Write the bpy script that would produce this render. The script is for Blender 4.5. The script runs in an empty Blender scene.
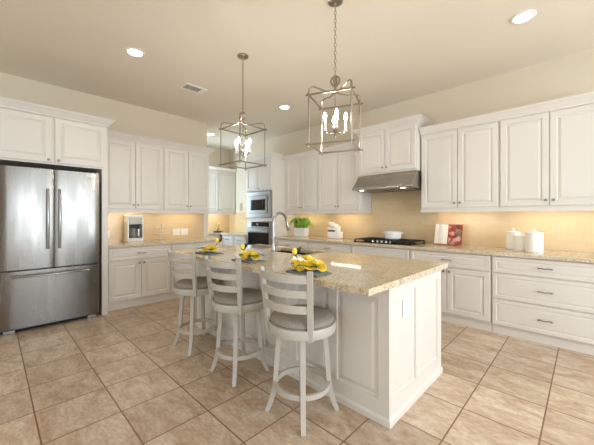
import bpy, bmesh, math, random
from mathutils import Vector, Matrix
S = bpy.context.scene
C = S.collection
PI = math.pi
random.seed(7)

# ------------------------------------------------------------------ camera
cam_d = bpy.data.cameras.new('camera')
cam_d.sensor_width = 36.0
cam_d.lens = 18.0
cam_d.shift_y = -5.5 / 594
cam_d.clip_start = 0.05
cam = bpy.data.objects.new('camera', cam_d)
C.objects.link(cam)
cam.location = (0, 0, 1.30)
cam.rotation_euler = (PI / 2, 0, 0.771)
S.camera = cam

# ------------------------------------------------------------------ exposure, world
S.view_settings.view_transform = 'Standard'
S.view_settings.look = 'None'
S.view_settings.gamma = 1.0
S.view_settings.use_curve_mapping = False
S.view_settings.exposure = -0.40
S.cycles.use_denoising = True
S.cycles.max_bounces = 8
S.cycles.diffuse_bounces = 5
S.cycles.caustics_reflective = False
S.cycles.caustics_refractive = False
S.cycles.sample_clamp_indirect = 6.0

W = bpy.data.worlds.new('sky')
S.world = W
W.use_nodes = True
wn = W.node_tree
sky = wn.nodes.new('ShaderNodeTexSky')
sky.sky_type = 'NISHITA'
sky.sun_elevation = math.radians(50)
sky.sun_rotation = math.radians(200)
sky.sun_disc = False
wn.links.new(sky.outputs[0], wn.nodes['Background'].inputs[0])
wn.nodes['Background'].inputs[1].default_value = 0.12

# daylight entering by the windows of the wall behind and beside the camera
def area(name, loc, rot, sx, sy, power, col):
    l = bpy.data.lights.new(name, 'AREA')
    l.shape = 'RECTANGLE'
    l.size, l.size_y = sx, sy
    l.energy = power
    l.color = col
    o = bpy.data.objects.new(name, l)
    C.objects.link(o)
    o.location = loc
    o.rotation_euler = rot
    return o
DAY = (0.76, 0.88, 1.0)
# (x or y centre) lights lie just inside each pane
area('window_daylight', (3.52, 0.9, 1.45), (0, PI / 2, 0), 1.9, 1.7, 158, DAY)
area('window_daylight', (3.52, 3.0, 1.45), (0, PI / 2, 0), 1.9, 1.7, 158, DAY)
area('window_daylight', (-2.9, -4.12, 1.40), (PI / 2, 0, 0), 1.7, 2.0, 60, DAY)
area('window_daylight', (-0.6, -4.12, 1.40), (PI / 2, 0, 0), 1.7, 2.0, 42, DAY)
area('window_daylight', (1.6, -4.12, 1.40), (PI / 2, 0, 0), 1.7, 2.0, 42, DAY)
area('window_daylight', (-6.52, 2.95, 1.65), (PI / 2, 0, 0), .30, 1.5, 44, (.60, .79, 1.0))  # added bluish light for the nook cabinet, from an invented sidelight
E_CAN = 43.0      # recessed lamp lens
E_BULB = 420.0     # candle bulbs
E_STRIP = 24.0    # strips under the wall cabinets

# ------------------------------------------------------------------ materials
def lin(c):
    return tuple(((v / 255) / 12.92 if v / 255 <= .04045 else ((v / 255 + .055) / 1.055) ** 2.4) for v in c) + (1,)

def mat(name, rgb, rough=.5, metal=0.0, spec=.5, **kw):
    m = bpy.data.materials.new(name)
    m.use_nodes = True
    b = m.node_tree.nodes['Principled BSDF']
    b.inputs['Base Color'].default_value = lin(rgb)
    b.inputs['Roughness'].default_value = rough
    b.inputs['Metallic'].default_value = metal
    b.inputs['Specular IOR Level'].default_value = spec
    for k, v in kw.items():
        b.inputs[k].default_value = v
    return m

def nd(m, t, **kw):
    n = m.node_tree.nodes.new(t)
    for k, v in kw.items():
        if k in n.inputs:
            n.inputs[k].default_value = v
        else:
            setattr(n, k, v)
    return n

def lk(m, a, b):
    m.node_tree.links.new(a, b)

def bsdf(m):
    return m.node_tree.nodes['Principled BSDF']

def ramp(m, fac, stops):
    r = nd(m, 'ShaderNodeValToRGB')
    e = r.color_ramp.elements
    while len(e) < len(stops):
        e.new(0.5)
    for i, (p, c) in enumerate(stops):
        e[i].position = p
        e[i].color = lin(c)
    lk(m, fac, r.inputs[0])
    return r.outputs[0]

def coords(m, scale=(1, 1, 1), loc=(0, 0, 0), rot=(0, 0, 0)):
    t = nd(m, 'ShaderNodeTexCoord')
    p = nd(m, 'ShaderNodeMapping')
    p.inputs['Scale'].default_value = scale
    p.inputs['Location'].default_value = loc
    p.inputs['Rotation'].default_value = rot
    lk(m, t.outputs['Object'], p.inputs['Vector'])
    return p.outputs[0]

def mix(m, fac, a, b, mode='MIX'):
    n = nd(m, 'ShaderNodeMix', data_type='RGBA', blend_type=mode)
    for s, v in ((n.inputs[0], fac), (n.inputs[6], a), (n.inputs[7], b)):
        if hasattr(v, 'links'):
            lk(m, v, s)
        else:
            s.default_value = v
    return n.outputs[2]

def bump(m, h, strength=.3, dist=.01):
    b = nd(m, 'ShaderNodeBump')
    b.inputs['Strength'].default_value = strength
    b.inputs['Distance'].default_value = dist
    lk(m, h, b.inputs['Height'])
    lk(m, b.outputs[0], bsdf(m).inputs['Normal'])

def emit(name, rgb, strength):
    m = bpy.data.materials.new(name)
    m.use_nodes = True
    b = bsdf(m)
    b.inputs['Base Color'].default_value = (.8, .8, .8, 1)
    b.inputs['Emission Color'].default_value = rgb + (1,)
    b.inputs['Emission Strength'].default_value = strength
    return m

CAB = mat('cabinet_paint', (223, 217, 208), .36)
WALLM = mat('wall_paint', (218, 206, 184), .8)
v = coords(WALLM); n = nd(WALLM, 'ShaderNodeTexNoise', Scale=45.0, Detail=3.0); lk(WALLM, v, n.inputs['Vector']); bump(WALLM, n.outputs[0], .12, .004)
CEIL = mat('ceiling_paint', (234, 225, 208), .85)
v = coords(CEIL); n = nd(CEIL, 'ShaderNodeTexNoise', Scale=60.0, Detail=3.0); lk(CEIL, v, n.inputs['Vector']); bump(CEIL, n.outputs[0], .15, .004)
WHITE = mat('white_trim', (240, 238, 232), .45)
PLASTIC = mat('white_plastic', (242, 240, 234), .3)

def floor_mat():
    m = mat('floor_tile', (180, 150, 120), .33)
    P = .4067
    v = coords(m, loc=(.1917, -.1997, 0))
    b = nd(m, 'ShaderNodeTexBrick', offset=0.0, offset_frequency=1, squash=1.0)
    b.inputs['Scale'].default_value = 1.0
    b.inputs['Brick Width'].default_value = P
    b.inputs['Row Height'].default_value = P
    b.inputs['Mortar Size'].default_value = .0045
    b.inputs['Mortar Smooth'].default_value = .1
    b.inputs['Bias'].default_value = 0
    b.inputs['Color1'].default_value = (0, 0, 0, 1)
    b.inputs['Color2'].default_value = (1, 1, 1, 1)
    b.inputs['Mortar'].default_value = (.5, .5, .5, 1)
    lk(m, v, b.inputs['Vector'])
    # clouding that changes from tile to tile
    off = nd(m, 'ShaderNodeVectorMath', operation='SCALE')
    lk(m, b.outputs['Color'], off.inputs[0]); off.inputs['Scale'].default_value = 13.0
    add = nd(m, 'ShaderNodeVectorMath', operation='ADD')
    lk(m, v, add.inputs[0]); lk(m, off.outputs[0], add.inputs[1])
    st = nd(m, 'ShaderNodeMapping'); st.inputs['Scale'].default_value = (1.0, 2.1, 1)
    lk(m, add.outputs[0], st.inputs['Vector'])
    n1 = nd(m, 'ShaderNodeTexNoise', Scale=4.2, Detail=7.0, Roughness=.62, Distortion=.7)
    lk(m, st.outputs[0], n1.inputs['Vector'])
    n2 = nd(m, 'ShaderNodeTexNoise', Scale=26.0, Detail=5.0, Roughness=.7)
    lk(m, st.outputs[0], n2.inputs['Vector'])
    c = ramp(m, n1.outputs[0], [(.28, (184, 156, 129)), (.45, (212, 187, 161)), (.58, (226, 207, 184)), (.75, (236, 222, 203))])
    g = ramp(m, n2.outputs[0], [(.3, (206, 200, 194)), (.62, (255, 255, 255))])
    c = mix(m, .75, c, g, 'MULTIPLY')
    t = ramp(m, b.outputs['Color'], [(0, (228, 224, 220)), (1, (255, 255, 255))])
    c = mix(m, .9, c, t, 'MULTIPLY')
    c = mix(m, b.outputs['Fac'], c, lin((128, 96, 70)))
    lk(m, c, bsdf(m).inputs['Base Color'])
    r = nd(m, 'ShaderNodeMapRange'); lk(m, n1.outputs[0], r.inputs[0])
    r.inputs[3].default_value = .24; r.inputs[4].default_value = .40
    lk(m, r.outputs[0], bsdf(m).inputs['Roughness'])
    inv = nd(m, 'ShaderNodeMath', operation='SUBTRACT'); inv.inputs[0].default_value = 1; lk(m, b.outputs['Fac'], inv.inputs[1])
    ad = nd(m, 'ShaderNodeMath', operation='MULTIPLY_ADD'); lk(m, n2.outputs[0], ad.inputs[0]); ad.inputs[1].default_value = .12; lk(m, inv.outputs[0], ad.inputs[2])
    bump(m, ad.outputs[0], .35, .003)
    return m
FLOOR = floor_mat()

def granite():
    m = mat('granite', (200, 180, 150), .06)
    v = coords(m)
    a = nd(m, 'ShaderNodeTexNoise', Scale=7.0, Detail=6.0, Roughness=.65, Distortion=.8); lk(m, v, a.inputs['Vector'])
    b = nd(m, 'ShaderNodeTexNoise', Scale=78.0, Detail=4.0, Roughness=.6); lk(m, v, b.inputs['Vector'])
    w = nd(m, 'ShaderNodeTexVoronoi', Scale=110.0); lk(m, v, w.inputs['Vector'])
    c = ramp(m, a.outputs[0], [(.3, (176, 152, 116)), (.5, (205, 184, 148)), (.7, (220, 208, 184))])
    s = ramp(m, b.outputs[0], [(.36, (96, 82, 66)), (.44, (200, 184, 158)), (.56, (238, 232, 218)), (.68, (206, 200, 188))])
    c = mix(m, .48, c, s)
    k = ramp(m, w.outputs['Color'], [(.10, (88, 74, 62)), (.17, (255, 255, 255))])
    c = mix(m, .42, c, k, 'MULTIPLY')
    lk(m, c, bsdf(m).inputs['Base Color'])
    return m
GRAN = granite()

def splash(name, rot):
    m = mat(name, (222, 200, 160), .22)
    v = coords(m, rot=rot)
    b = nd(m, 'ShaderNodeTexBrick', offset=.5)
    b.inputs['Scale'].default_value = 1
    b.inputs['Brick Width'].default_value = .155
    b.inputs['Row Height'].default_value = .0785
    b.inputs['Mortar Size'].default_value = .0014
    b.inputs['Mortar Smooth'].default_value = .2
    b.inputs['Color1'].default_value = lin((214, 190, 150))
    b.inputs['Color2'].default_value = lin((218, 195, 156))
    b.inputs['Mortar'].default_value = lin((204, 181, 142))
    lk(m, v, b.inputs['Vector'])
    lk(m, b.outputs['Color'], bsdf(m).inputs['Base Color'])
    inv = nd(m, 'ShaderNodeMath', operation='SUBTRACT'); inv.inputs[0].default_value = 1; lk(m, b.outputs['Fac'], inv.inputs[1])
    bump(m, inv.outputs[0], .15, .002)
    return m
SPL_X = splash('backsplash_tile_on_long_wall', (PI / 2, 0, 0))
SPL_Y = splash('backsplash_tile_on_side_wall', (0, PI / 2, PI / 2))

def steel(name, rgb, rough, axis):
    m = mat(name, rgb, rough, 1.0)
    v = coords(m, scale=axis)
    n = nd(m, 'ShaderNodeTexNoise', Scale=1.0, Detail=3.0, Roughness=.5); lk(m, v, n.inputs['Vector'])
    r = nd(m, 'ShaderNodeMapRange'); lk(m, n.outputs[0], r.inputs[0])
    r.inputs[1].default_value = .3; r.inputs[2].default_value = .7
    r.inputs[3].default_value = rough * .75; r.inputs[4].default_value = rough * 1.3
    lk(m, r.outputs[0], bsdf(m).inputs['Roughness'])
    bump(m, n.outputs[0], .03, .002)
    return m
STEEL = steel('brushed_steel', (128, 124, 118), .27, (9, 16, 1.1))
STEEL_H = steel('hood_steel', (176, 170, 162), .28, (6, 200, 300))
STEEL_A = mat('appliance_steel', (142, 138, 132), .36, .9)
CHROME = mat('brushed_nickel', (168, 166, 162), .28, 1.0)
PULLM = mat('dark_nickel', (142, 132, 120), .3, 1.0)
NICKEL = mat('lantern_nickel', (160, 149, 134), .28, 1.0)
BLACK = mat('black_plastic', (20, 19, 19), .4)
BLACKG = mat('black_glass', (16, 16, 18), .06)
IRON = mat('cast_iron', (30, 27, 25), .55)
DARK = mat('dark_gap', (14, 13, 13), .7)
CERAM = mat('white_ceramic', (246, 244, 238), .18)
STOOLM = mat('stool_paint', (190, 183, 172), .42)
def fabric():
    m = mat('seat_fabric', (160, 152, 142), .9)
    v = coords(m)
    n = nd(m, 'ShaderNodeTexNoise', Scale=260.0, Detail=2.0); lk(m, v, n.inputs['Vector'])
    c = ramp(m, n.outputs[0], [(.35, (126, 117, 107)), (.65, (170, 160, 148))])
    lk(m, c, bsdf(m).inputs['Base Color'])
    bump(m, n.outputs[0], .3, .002)
    return m
FAB = fabric()
YEL = mat('rose_petal', (255, 230, 100), .6, 0, .3)
YEL.node_tree.nodes['Principled BSDF'].inputs['Subsurface Weight'].default_value = .0
LEAF = mat('leaf_green', (54, 76, 34), .5)
FERN = mat('fern_green', (142, 182, 66), .5)
NAP = mat('slate_cloth', (118, 126, 132), .85)
GLASS = mat('clear_glass', (250, 240, 234), .05, 0, .6, **{'Alpha': .38})
PANE = mat('window_glass', (255, 255, 255), .0, 0, .5, **{'Transmission Weight': 1.0, 'IOR': 1.02})
WARM = (1.0, .83, .60)
LENS = emit('lamp_lens', (1.0, .95, .88), E_CAN)
BULB = emit('bulb_glow', (1.0, .93, .84), E_BULB)
STRIP = emit('strip_diffuser', WARM, E_STRIP)

# ------------------------------------------------------------------ mesh helpers
class MB:
    def __init__(s):
        s.bm = bmesh.new()
    def box(s, x0, x1, y0, y1, z0, z1, bev=0.0, seg=2):
        b = bmesh.new()
        bmesh.ops.create_cube(b, size=1)
        for q in b.verts:
            q.co = Vector((x0 + (q.co.x + .5) * (x1 - x0), y0 + (q.co.y + .5) * (y1 - y0), z0 + (q.co.z + .5) * (z1 - z0)))
        if bev:
            bmesh.ops.bevel(b, geom=b.edges[:], offset=bev, segments=seg, affect='EDGES', profile=.6)
        s._join(b)
        return s
    def _join(s, b, M=None):
        if M is not None:
            b.transform(M)
        me = bpy.data.meshes.new('tmp')
        b.to_mesh(me); b.free()
        s.bm.from_mesh(me)
        bpy.data.meshes.remove(me)
    def lathe(s, prof, cx=0, cy=0, cz=0, seg=24, M=None):
        b = bmesh.new()
        rings = []
        for r, z in prof:
            if r < 1e-6:
                rings.append([b.verts.new((0, 0, z))])
            else:
                rings.append([b.verts.new((r * math.cos(2 * PI * i / seg), r * math.sin(2 * PI * i / seg), z)) for i in range(seg)])
        for A, B in zip(rings, rings[1:]):
            for i in range(seg):
                j = (i + 1) % seg
                if len(A) == 1 and len(B) == 1: continue
                if len(A) == 1: b.faces.new((A[0], B[i], B[j]))
                elif len(B) == 1: b.faces.new((A[i], A[j], B[0]))
                else: b.faces.new((A[i], A[j], B[j], B[i]))
        bmesh.ops.recalc_face_normals(b, faces=b.faces[:])
        T = Matrix.Translation((cx, cy, cz))
        s._join(b, T @ M if M is not None else T)
        return s
    def sweep(s, pts, sec, up=(0, 0, 1), closed=False, fixed=None, scales=None):
        """sec: list of (u,v); u along side vector, v along the other normal"""
        pts = [Vector(p) for p in pts]
        n = len(pts)
        b = bmesh.new()
        rings = []
        for i in range(n):
            if closed:
                t = (pts[(i + 1) % n] - pts[i - 1]).normalized()
            else:
                t = (pts[min(i + 1, n - 1)] - pts[max(i - 1, 0)]).normalized()
            if fixed is not None:
                side = Vector(fixed)
                side = (side - t * side.dot(t)).normalized()
            else:
                u = Vector(up)
                if abs(t.dot(u)) > .97: u = Vector((1, 0, 0)) if abs(t.x) < .9 else Vector((0, 1, 0))
                side = t.cross(u).normalized()
            nor = side.cross(t).normalized()
            k = scales[i] if scales else 1
            rings.append([b.verts.new(pts[i] + side * (a * k) + nor * (c * k)) for a, c in sec])
        m = len(sec)
        for i in range(n if closed else n - 1):
            A, B = rings[i], rings[(i + 1) % n]
            for j in range(m):
                b.faces.new((A[j], A[(j + 1) % m], B[(j + 1) % m], B[j]))
        if not closed:
            b.faces.new(rings[0]); b.faces.new(rings[-1])
        bmesh.ops.recalc_face_normals(b, faces=b.faces[:])
        s._join(b)
        return s
    def tube(s, pts, r, seg=8, closed=False, up=(0, 0, 1), scales=None):
        return s.sweep(pts, [(r * math.cos(2 * PI * i / seg), r * math.sin(2 * PI * i / seg)) for i in range(seg)], up, closed, None, scales)
    def bar(s, pts, w, d, fixed=None, up=(0, 0, 1), closed=False, scales=None):
        return s.sweep(pts, [(-w / 2, -d / 2), (w / 2, -d / 2), (w / 2, d / 2), (-w / 2, d / 2)], up, closed, fixed, scales)
    def panel(s, x0, x1, z0, z1, rings, yb=0.0, flip=False):
        """nested rectangles: rings = (inset, y); last one is filled. faces look to -y"""
        b = bmesh.new()
        R = []
        for ins, y in rings:
            R.append([b.verts.new(p) for p in ((x0 + ins, y, z0 + ins), (x1 - ins, y, z0 + ins), (x1 - ins, y, z1 - ins), (x0 + ins, y, z1 - ins))])
        for A, B in zip(R, R[1:]):
            for i in range(4):
                j = (i + 1) % 4
                b.faces.new((A[i], A[j], B[j], B[i]))
        b.faces.new(R[-1])
        b.faces.new(R[0])
        bmesh.ops.recalc_face_normals(b, faces=b.faces[:])
        s._join(b)
        return s
    def quad(s, *ps):
        s.bm.faces.new([s.bm.verts.new(p) for p in ps])
        return s
    def grid(s, f, nu, nv):
        V = [[s.bm.verts.new(f(i / nu, j / nv)) for j in range(nv + 1)] for i in range(nu + 1)]
        for i in range(nu):
            for j in range(nv):
                s.bm.faces.new((V[i][j], V[i + 1][j], V[i + 1][j + 1], V[i][j + 1]))
        return s
    def xf(s, M):
        s.bm.transform(M)
        return s
    def build(s, name, m, parent=None, smooth=False, loc=None):
        me = bpy.data.meshes.new(name)
        s.bm.to_mesh(me); s.bm.free()
        me.materials.append(m)
        if smooth:
            try:
                me.polygons.foreach_set('use_smooth', [True] * len(me.polygons))
                me.set_sharp_from_angle(angle=math.radians(38))
            except Exception:
                pass
        o = bpy.data.objects.new(name, me)
        C.objects.link(o)
        if parent is not None: o.parent = parent
        if loc: o.location = loc
        return o

def tag(o, label, cat, group=None, kind=None):
    o['label'] = label; o['category'] = cat
    if group: o['group'] = group
    if kind: o['kind'] = kind
    return o

def thing(name, label, cat, loc=(0, 0, 0), rz=0, group=None):
    o = bpy.data.objects.new(name, None)
    o.empty_display_size = .1
    C.objects.link(o)
    o.location = loc; o.rotation_euler = (0, 0, rz)
    return tag(o, label, cat, group)

def struct(o, label=None):
    o['kind'] = 'structure'
    if label: o['label'] = label
    return o

def copy_tree(o, parent=None):
    c = o.copy()
    C.objects.link(c)
    c.parent = parent
    for ch in list(o.children):
        copy_tree(ch, c)
    return c

def dup(o, loc, rz, label):
    c = copy_tree(o)
    c.location = loc; c.rotation_euler = (0, 0, rz); c['label'] = label
    return c

def circ(r, z, n=32, cx=0, cy=0):
    return [(cx + r * math.cos(2 * PI * i / n), cy + r * math.sin(2 * PI * i / n), z) for i in range(n)]

# ------------------------------------------------------------------ room shell
ZC = 3.13
XL, YR = -5.30, 4.55          # left wall and long (hood) wall
XN, YN = -7.02, 2.93          # nook back wall and its near return
XE, YB = 3.60, -4.20
struct(MB().box(-7.2, 3.75, -4.35, 4.7, -.10, 0).build('floor', FLOOR), 'beige stone tile floor')
struct(MB().box(-7.2, 3.75, -4.35, 4.7, ZC, ZC + .1).build('ceiling', CEIL), 'tan textured ceiling')
struct(MB().box(-7.2, 3.75, YR, YR + .14, 0, ZC).build('wall_right', WALLM))
m_ = MB().box(XL - .12, XL, YB, YN, 0, ZC); m_.box(XN, -6.70, YN - .12, YN, 0, ZC); m_.box(-6.34, XL - .12, YN - .12, YN, 0, ZC); m_.box(-6.70, -6.34, YN - .12, YN, 0, .92); m_.box(-6.70, -6.34, YN - .12, YN, 2.45, ZC)
struct(m_.build('wall_left', WALLM))
struct(MB().box(XN - .14, XN, YN - .12, YR, 0, ZC).build('wall_nook', WALLM))
def wall_with_windows(name, axis, pos, thick, a0, a1, wins):
    m = MB()
    cur = a0
    def bx(p0, p1, z0, z1):
        if axis == 'x': m.box(pos, pos + thick, p0, p1, z0, z1)
        else: m.box(p0, p1, pos, pos + thick, z0, z1)
    for w0, w1, z0, z1 in wins:
        bx(cur, w0, 0, ZC); bx(w0, w1, 0, z0); bx(w0, w1, z1, ZC); cur = w1
    bx(cur, a1, 0, ZC)
    return struct(m.build(name, WALLM))
E_W = [(.02, 1.78, .5, 2.4), (2.12, 3.88, .5, 2.4)]
B_W = [(-3.8, -2.0, .35, 2.45), (-1.5, .3, .35, 2.45), (.7, 2.5, .35, 2.45)]
wall_with_windows('wall_front', 'x', XE, .14, YB, YR, E_W)
wall_with_windows('wall_back', 'y', YB - .14, .14, XL, XE, B_W)
wi = 0
for axis, wins in (('x', E_W), ('y', B_W)):
    for w0, w1, z0, z1 in wins:
        wi += 1
        c = (w0 + w1) / 2; cz = (z0 + z1) / 2
        f = MB(); p = MB()
        def put(mb, a0, a1, d0, d1, zz0, zz1):
            if axis == 'x': mb.box(XE + d0, XE + d1, a0, a1, zz0, zz1)
            else: mb.box(a0, a1, YB - d1, YB - d0, zz0, zz1)
        for a0, a1, q0, q1 in ((w0, w1, z0, z0 + .06), (w0, w1, z1 - .06, z1), (w0, w0 + .06, z0, z1), (w1 - .06, w1, z0, z1), (c - .025, c + .025, z0, z1)):
            put(f, a0, a1, .03, .10, q0, q1)
        put(p, w0 + .05, w1 - .05, .06, .068, z0 + .05, z1 - .05)
        fo = struct(f.build('window_%d' % wi, WHITE))
        p.build('pane', PANE, fo)

m_ = MB()  # invented sidelight window in the unseen nook return, added to carry the nook light
for a0, a1, q0, q1 in ((-6.70, -6.34, .92, .95), (-6.70, -6.34, 2.42, 2.45), (-6.70, -6.67, .95, 2.42), (-6.37, -6.34, .95, 2.42)):
    m_.box(a0, a1, YN - .10, YN - .03, q0, q1)
fo = struct(m_.build('window_%d' % (wi + 1), WHITE))
MB().box(-6.68, -6.36, YN - .07, YN - .062, .94, 2.43).build('pane', PANE, fo)

# tiled backsplash strips, white corner strip at the end of the left wall
struct(MB().box(-4.48, .20, YR - .012, YR, .914, 1.42).box(-2.63, -1.66, YR - .012, YR, 1.42, 1.98).build('trim_1', SPL_X), 'beige tile backsplash behind the cooktop')
struct(MB().box(XL, XL + .012, 1.09, 2.86, .914, 1.42).build('trim_2', SPL_Y), 'beige tile backsplash behind the coffee maker')
struct(MB().box(XL - .005, XL + .025, 2.86, 2.945, .914, 1.40).build('trim_3', CAB), 'white end strip of the left backsplash')
struct(MB().box(XN, XN + .012, YN, YR - .012, .914, 1.42).build('trim_4', SPL_Y), 'beige tile backsplash at the back of the nook')
struct(MB().box(XN + .012, -5.345, YR - .012, YR, .914, 1.42).build('trim_5', SPL_X), 'beige tile backsplash left of the ovens')

# ------------------------------------------------------------------ cabinets
T = .020
def door_mesh(x0, x1, z0, z1, ins=.056):
    return MB().panel(x0, x1, z0, z1, [(0, T), (0, .003), (.003, 0), (ins, 0), (ins + .004, .010), (ins + .011, .012), (ins + .032, .003), (ins + .035, .002)])
def drawer_mesh(x0, x1, z0, z1, ins=.034):
    return MB().panel(x0, x1, z0, z1, [(0, T), (0, .003), (.003, 0), (ins, 0), (ins + .004, .006), (ins + .009, .007), (ins + .022, .003)])
def knob(parent, x, z):
    MB().lathe([(0, 0), (.006, 0), (.005, .010), (.013, .016), (.0145, .021), (.011, .026), (0, .027)], seg=14,
               M=Matrix.Translation((x, 0, z)) @ Matrix.Rotation(PI / 2, 4, 'X')).build('knob', PULLM, parent, True)
def pull(parent, x, z, L=.11):
    m = MB()
    pts = []
    for i in range(13):
        t = i / 12; u = (t - .5) * L
        pts.append((x + u, -.027 + .006 * math.cos(t * 2 * PI) * .5, z - .004 * math.cos(t * 4 * PI)))
    m.tube(pts, .0042, 8)
    for sx in (-1, 1):
        xx = x + sx * L * .40
        m.tube([(xx, 0, z), (xx, -.026, z)], .0048, 8)
        m.lathe([(0, -.006), (.007, -.003), (.007, .003), (0, .006)], cx=x + sx * L * .5, cy=-.027, cz=z, seg=8)
    m.build('pull', PULLM, parent, True)

def fronts(root, spec):
    for kind, x0, x1, z0, z1, hw in spec:
        if kind == 'door':
            d = door_mesh(x0, x1, z0, z1).build('door', CAB, root)
            if hw: knob(d, *hw)
        else:
            d = drawer_mesh(x0, x1, z0, z1).build('drawer', CAB, root)
            if hw: pull(d, *hw)

def base_cab(label, loc, rz, w, depth, spec, group='base cabinets'):
    r = thing('base_cabinet', label, 'cabinet', loc, rz, group)
    MB().box(0, w, T, depth, .10, .874).build('body', CAB, r)
    MB().box(0, w, .045, depth, 0, .10).build('toe_kick', CAB, r)
    fronts(r, spec)
    return r

def std_base(w, zt=.690, pullx=True, kn=True):
    h = w / 2
    return [('drawer', .012, w - .012, zt, .862, (h, (zt + .862) / 2) if pullx else None),
            ('door', .012, h - .003, .125, zt - .014, (h - .032, zt - .055)), ('door', h + .003, w - .012, .125, zt - .014, (h + .032, zt - .055))]

def crown_mesh(x0, x1, depth, z, left, right, dl=None, dr=None, H=.095, P=.075):
    prof = [(0, 0), (.010, 0), (.010, .018), (.018, .028), (.024, .030), (P * .62, H * .62), (P * .86, H * .78), (P * .92, H * .84), (P, H * .84), (P, H), (0, H)]
    b = MB()
    R = []
    for o, h in prof:
        pts = []
        if left: pts.append((x0 - o, dl or depth, z + h))
        pts.append(((x0 - o) if left else x0, -o, z + h))
        pts.append(((x1 + o) if right else x1, -o, z + h))
        if right: pts.append((x1 + o, dr or depth, z + h))
        R.append([b.bm.verts.new(p) for p in pts])
    n = len(R[0])
    for A, B in zip(R, R[1:] + R[:1]):
        for i in range(n - 1):
            b.bm.faces.new((A[i], A[i + 1], B[i + 1], B[i]))
    b.bm.faces.new([r[0] for r in R]); b.bm.faces.new([r[-1] for r in R])
    bmesh.ops.recalc_face_normals(b.bm, faces=b.bm.faces[:])
    return b

def upper_cab(label, loc, rz, w, depth, H, doors, group='wall cabinets', name='wall_cabinet'):
    """loc z = underside; body H tall, doors from .04 to H-.01"""
    r = thing(name, label, 'cabinet', loc, rz, group)
    MB().box(0, w, T, depth, 0, H).build('body', CAB, r)
    for x0, x1, kx in doors:
        d = door_mesh(x0, x1, .025, H - .012).build('door', CAB, r)
        if kx is not None: knob(d, kx, .085)
    return r

L90 = PI / 2
# --- right (hood wall) base run: local x = X, fronts look to -Y
FY, WALLY = 3.895, YR - .014
D = WALLY - FY
base_cab('white base cabinet right of the ovens below the potted fern', (-4.475, FY, 0), 0, .945, D, std_base(.945))
base_cab('white base cabinet left of the cooktop below the small white appliance', (-3.525, FY, 0), 0, .905, D, std_base(.905))
base_cab('white base cabinet directly below the black gas cooktop, plain drawer front', (-2.615, FY, 0), 0, .925, D, std_base(.925, pullx=False))
base_cab('white base cabinet with one drawer over two doors, below the open cookbook', (-1.685, FY, 0), 0, .925, D, std_base(.925))
w = .925
base_cab('white base cabinet of three wide drawers below the white canisters', (-.755, FY, 0), 0, w, D,
         [('drawer', .012, w - .012, .690, .862, (w / 2, .778)), ('drawer', .012, w - .012, .405, .676, (w / 2, .54)), ('drawer', .012, w - .012, .115, .391, (w / 2, .253))])
# nook runs
w = .985
base_cab('white base cabinet with two short drawers in the nook, left of the ovens', (-6.335, FY, 0), 0, w, D,
         [('drawer', .012, .484, .690, .862, (.248, .776)), ('drawer', .504, w - .012, .690, .862, (.74, .776)), ('door', .012, .484, .125, .676, (.44, .62)), ('door', .504, w - .012, .125, .676, (.55, .62))], 'nook cabinets')
base_cab('white base cabinet along the back wall of the nook, seen past the wall end', (-6.375, YN + .03, 0), L90, .93, .62, std_base(.93), 'nook cabinets')
# --- left run: local x = Y, fronts look to +X
FX = -4.665
DL = FX - XL - .016
base_cab('white base cabinet beside the refrigerator, below the coffee maker', (FX, 1.10, 0), L90, .865, DL, std_base(.865), 'base cabinets on the left')
base_cab('white base cabinet at the far end of the left run, behind the bar stools', (FX, 1.967, 0), L90, .925, DL, std_base(.925), 'base cabinets on the left')

# --- wall cabinets
UZ, UH = 1.40, 1.052      # underside and height
UY = 4.215
UD = YR - .002 - UY
upper_cab('white two-door wall cabinet beside the tall oven cabinet, above the fern', (-4.475, UY, UZ), 0, .905, UD, UH, [(.08, .480, .452), (.488, .893, .516)])
upper_cab('white two-door wall cabinet immediately left of the range hood', (-3.567, UY, UZ), 0, .937, UD, UH, [(.012, .453, .425), (.461, .90, .489)])
upper_cab('white two-door wall cabinet immediately right of the range hood', (-1.665, UY, UZ), 0, .925, UD, UH, [(.012, .468, .438), (.476, .913, .506)])
upper_cab('white two-door wall cabinet at the far right, above the canisters', (-.737, UY, UZ), 0, .917, UD, UH, [(.012, .452, .424), (.460, .905, .490)])
LX = -4.955
LD = LX - XL - .002
upper_cab('white two-door wall cabinet beside the refrigerator, above the coffee maker', (LX, 1.10, UZ), L90, .865, LD, UH, [(.012, .44, .41), (.448, .855, .478)], 'wall cabinets on the left')
upper_cab('white two-door wall cabinet at the end of the left wall, above the wall plates', (LX, 1.967, UZ), L90, .83, LD, UH, [(.012, .42, .392), (.428, .82, .458)], 'wall cabinets on the left')
r = upper_cab('bluish white two-door wall cabinet inside the nook past the left wall end', (-6.69, 3.31, UZ), L90, YR - 3.31 - .004, .32, 1.08, [(.30, .712, .684), (.720, 1.20, .748)], 'nook cabinets')
crown_mesh(0, YR - 3.31 - .004, .32, 1.08, True, False, H=.08, P=.05).build('crown', CAB, r)
# hood cabinet
r = upper_cab('short deep white wall cabinet above the range hood', (-2.62, 4.10, 1.955), 0, .94, YR - .002 - 4.10, .66, [(.015, .462, .436), (.470, .925, .496)], 'wall cabinets')
crown_mesh(0, .94, YR - .002 - 4.10, .645, True, True).build('crown', CAB, r)
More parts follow.
